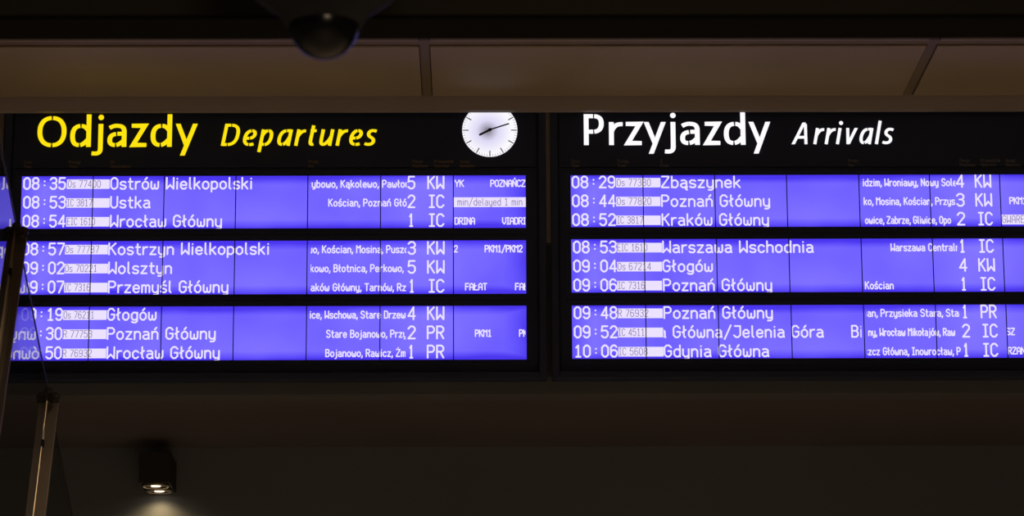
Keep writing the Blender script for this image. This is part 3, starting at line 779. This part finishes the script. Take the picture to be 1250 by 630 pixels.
def arr_specs():
    return dict(name='arrivals_board', label='wide black arrivals board with white heading and blue screens, right of the gap', cx=980,
                outer=((671.4, 137), (1330.0, 137)), screen=((696.5, 215), (1311.0, 215)), bottom=((690, 466.4), (1240, 464.2)),
                rows=[((720, 213.8), (720, 277.6), (1230, 213.6), (1230, 276.6)), ((720, 292.0), (720, 357.6), (1230, 291.4), (1230, 356.2)), ((720, 373.2), (720, 438.8), (1230, 371.8), (1230, 436.4))],
                seams=[(785.2, 788.6), (872.9, 877.4), (960.8, 966.4), (1049.2, 1055.0), (1135.6, 1143.0), (1221.4, 1229.2)],
                ybase=[(230, 253, 276), (310, 333, 356), (390, 413, 436)], off=1.6, remclip=(1222.6, 1310), remlean=3.5, lines=arr_lines,
                heads=[('polish_heading', PRZ, HG, (826, 177.2), 0.985, 0.0, 6.0, 5.0), ('english_heading', ARR, IG, (1030, 176.2), 0.69, 0.19, 3.9, 3.4)],
                hm=M['white'], hl={'polish_heading': 'large white lettering Przyjazdy', 'english_heading': 'smaller white italic lettering Arrivals'},
                caps=[(698, 'Czas', 'Time'), (754, 'Pociąg', 'Train'), (806.5, 'Z', 'From'), (1036, 'Przez', 'Via'), (1172, 'Peron', 'Platform'), (1198, 'PrzewoZnik', 'Operator'), (1228, 'Uwagi', 'Remarks')],
                cm=M['caption_w'])


G['Q'] = G['O']
G['\u017a'] = (G['z'][0], G['z'][1] + [[(1.8, 7.6), (3.1, 9.2)]])
_d, _a = dep_specs(), arr_specs()
for _sp in (_d, _a):
    _sp['caps'] = [(p, a.replace('Z', '\u017a') if len(a) > 1 else a, b_) for p, a, b_ in _sp['caps']]
board('dep', _d)
board('arr', _a)

# pale strips added between and beside the boards, cut short to imitate fading light
gx0, gx1 = atY(664.5, 137, D).x, atY(672.3, 137, D).x
struct('trim_3', bx(gx0 + 0.006, gx1 - 0.006, 18.468, 18.563, ZLIP - 0.84, ZU - 0.02), M['alu'])
lx = atY(7.4, 137, D).x
struct('trim_4', bx(lx - 0.30, lx - 0.004, 18.468, 18.563, ZLIP - 0.84, ZU - 0.02), M['alu'])

# ------------------------------------------------------------------ raked glass screen at the left, its plane at right angles to the boards
XG = (atY(235, 430, D).x + atY(43.5, 430, D).x) / 2 - 0.0155
A0 = atX(-30, -40, XG); A1 = atX(0, 151, XG); A2 = atX(20.5, 286, XG); A3 = atX(59.5, 487, XG); A4 = atX(90, 630, XG); A5 = atX(112, 735, XG)
print('glass plane', XG, [tuple(round(c, 2) for c in a) for a in (A1, A2, A3, A4)])


def foot(top, p_low):
    """continue a post from its head through a lower point until 1.1 m above the floor"""
    q = atX(p_low[0], p_low[1], XG); d = (q - top); return top + d * ((top.z - 1.1) / -d.z)


P1 = foot(A2, (-2.6, 450)); P2 = foot(A3, (42.2, 630))
dlt = (A2 - A3); A_up = A2 + dlt * 1.0; P_up = P1 + dlt
A_dn = A3 - dlt * 1.0; P_dn = P2 - dlt


def pane(a, b_, c, d, label):
    """a..b upper raked edge, d..c lower edge; 12 mm slab with a slim edge profile"""
    n = Vector((1, 0, 0)); t = 0.005
    m = [a, b_, c, d]; ctr = (a + b_ + c + d) / 4
    up = (a - d).normalized(); al = (b_ - a).normalized()
    m = [a + al * .024 - up * .012, b_ - al * .095 - up * .012, c - al * .095, d + al * .024]
    b = nb(); F = [b.verts.new(p + n * t) for p in m]; K = [b.verts.new(p - n * t) for p in m]
    b.faces.new(F); b.faces.new(K[::-1])
    for i in range(4):
        j = (i + 1) % 4; b.faces.new((F[j], F[i], K[i], K[j]))
    bmesh.ops.recalc_face_normals(b, faces=b.faces[:])
    root = thing('glass_pane', label, 'glass pane', (XG, d.y, d.z), 'raked glass panes at the left')
    obj('pane', b, M['glass'], root)
    b = nb(); obox(b, a + al * .05, b_ - al * .11, n, 0.016, 0.010)
    obj('edge_profile', b, M['clamp'], root)


pane(A_up, A2, P1, P_up, 'clear glass pane left of the upper steel post, nearest the camera')
pane(A2, A3, P2, P1, 'clear glass pane between the two steel posts, mirroring the blue screens')
pane(A3, A_dn, P_dn, P2, 'clear glass pane right of the lower steel post, under the boards')


def post(top, foot_, wpx, low, label):
    root = thing('support_post', label, 'post', (XG, foot_.y, 0.0), 'steel posts of the glass screen')
    dn = (foot_ - top).normalized(); n = Vector((1, 0, 0)); fwd = dn.cross(n).normalized()
    if fwd.y > 0: fwd = -fwd
    w = wpx * (top - CAMP).length / FPX
    foot2 = top + dn * (top.z / -dn.z)
    b = nb(); obox(b, top + dn * 0.02, foot2, n, w, 0.022); box(b, XG - .12, XG + .12, foot2.y - .12, foot2.y + .12, 0, 0.015)
    obj('post_bar', b, M['post'], root, bevel=0.002)
    # spider clamp at the head: hub, arms and bolt discs
    hub = top + fwd * 0.05 + dn * 0.012
    b = nb(); cyl(b, hub + fwd * 0.03, top - fwd * 0.02, 0.020); cyl(b, hub + fwd * 0.034, hub + fwd * 0.03, 0.013)
    pts = [hub + n * 0.038 + dn * 0.022, hub - n * 0.038 + dn * 0.022, hub - dn * 0.012, hub + n * 0.060 + dn * 0.052, hub - n * 0.060 + dn * 0.052]
    for p in pts: cyl(b, hub, p, 0.012, 0.007, 12)
    sc = obj('spider_clamp', b, M['clamp'], root)
    for i, p in enumerate(pts[:3]):
        b = nb(); cyl(b, p - fwd * 0.012, p + fwd * 0.012, 0.029, n=24); cyl(b, p + fwd * 0.012, p + fwd * 0.018, 0.018, 0.012, n=24)
        obj('clamp_bolt', b, M['clamp'], sc)
    # tension rod with its turnbuckle in front of the bar
    r0 = hub + dn * 0.01; r1 = foot2 + fwd * 0.05 - dn * 0.15
    b = nb(); cyl(b, r0, r1, 0.0048, n=12)
    rod = obj('tension_rod', b, M['rod'], root)
    t0 = r0 + dn * low
    b = nb(); cyl(b, t0, t0 + dn * 0.05, 0.010, n=16); cyl(b, t0 + dn * 0.05, t0 + dn * 0.062, 0.013, n=16)
    obj('turnbuckle', b, M['alu'], rod)
    b = nb(); cyl(b, t0 + dn * 0.062, t0 + dn * 0.10, 0.014, n=16)
    obj('locking_sleeve', b, M['rubber_and_shade'], rod)


post(A2, P1, 26.0, 0.20, 'brown steel post with spider clamp at the left edge, beside the upper screens')
post(A3, P2, 25.0, 0.24, 'brown steel post with spider clamp below the board, left of the downlight')

# ------------------------------------------------------------------ surveillance dome hanging near the camera
YC = 8.5
cc = atY(395.5, 30, YC); k = (cc - CAMP).length / FPX
root = thing('dome_camera', 'dark hanging surveillance dome out of focus above the departures heading', 'camera', (cc.x, cc.y, 5.1))
R = 43 * k
prof = [(0, -R * 1.0)] + [(R * math.sin(a), -R * math.cos(a)) for a in [math.radians(8 * i) for i in range(1, 12)]] + [(R, 0.0)]
obj('dome', lathe(nb(), prof, cc), M['dome'], root, smooth=True)
prof = [(R * 1.0, -1 * k), (R * 1.08, 0), (56 * k, 14 * k), (70 * k, 24 * k), (86 * k, 36 * k), (100 * k, 52 * k), (108 * k, 75 * k), (108 * k, 120 * k), (92 * k, 150 * k), (40 * k, 170 * k), (24 * k, 172 * k), (0, 172 * k)]
obj('housing', lathe(nb(), prof, cc), M['dome_body'], root, smooth=True)
b = nb(); cyl(b, (cc.x, cc.y, cc.z + 170 * k), (cc.x, cc.y, 5.1), 0.03, n=24); cyl(b, (cc.x, cc.y, 5.06), (cc.x, cc.y, 5.1), 0.09, n=32)
obj('mounting_pole', b, M['dome_body'], root)
prof = [(R * 1.00, 0), (R * 1.10, 1.5 * k), (R * 1.10, 4 * k), (R * 1.0, 6 * k)]
obj('trim_ring', lathe(nb(), prof, cc), M['clamp'], root, smooth=True)

# ------------------------------------------------------------------ double downlight box on the back wall
yf_ = YW - 0.45
q0 = atY(170.0, 552, yf_); q1 = atY(207.0, 589.0, yf_)
bw = q1.x - q0.x; xm = (q0.x + q1.x) / 2
root = thing('wall_downlight', 'small black box downlight with two lit lenses on the back wall', 'lamp', (xm, YW, q1.z))
t = 0.010
b = nb()
box(b, q0.x, q1.x, yf_, yf_ + t, q1.z, q0.z); box(b, q0.x, q0.x + t, yf_ + t, YW, q1.z, q0.z); box(b, q1.x - t, q1.x, yf_ + t, YW, q1.z, q0.z)
box(b, q0.x + t, q1.x - t, yf_ + t, YW, q0.z - t, q0.z)
obj('housing', b, M['lamp_box'], root, bevel=0.002)
lens_y = [yf_ + 0.115, yf_ + 0.345]
zl = q1.z - 0.004
b = nb(); box(b, q0.x + t, q1.x - t, yf_ + t, YW - 0.002, zl + 0.012, zl + 0.018)
obj('lamp_plate', b, M['lamp_box'], root)
for ly in lens_y:
    r = bw * 0.43
    prof = [(r * 1.0, 0.012), (r * 1.04, -0.004), (r * 0.96, -0.012), (r * 0.86, -0.006), (r * 0.84, 0.012)]
    ring = obj('lens_ring', lathe(nb(), prof, (xm, ly, zl)), M['chrome'], root, smooth=True)
    b = nb(); cyl(b, (xm, ly, zl + 0.004), (xm, ly, zl + 0.006), r * 0.85, n=32)
    obj('reflector', b, M['lens'], ring)
    b = nb(); cyl(b, (xm, ly, zl - 0.004), (xm, ly, zl + 0.004), r * 0.36, n=24)
    obj('led_core', b, M['led'], ring)
    light('SPOT', 'downlight_beam', (xm, ly, zl - 0.02), 2.8 if ly > lens_y[0] else 8.5, (1.0, 0.68, 0.33), spot_size=math.radians(150), spot_blend=0.75, shadow_soft_size=0.03)
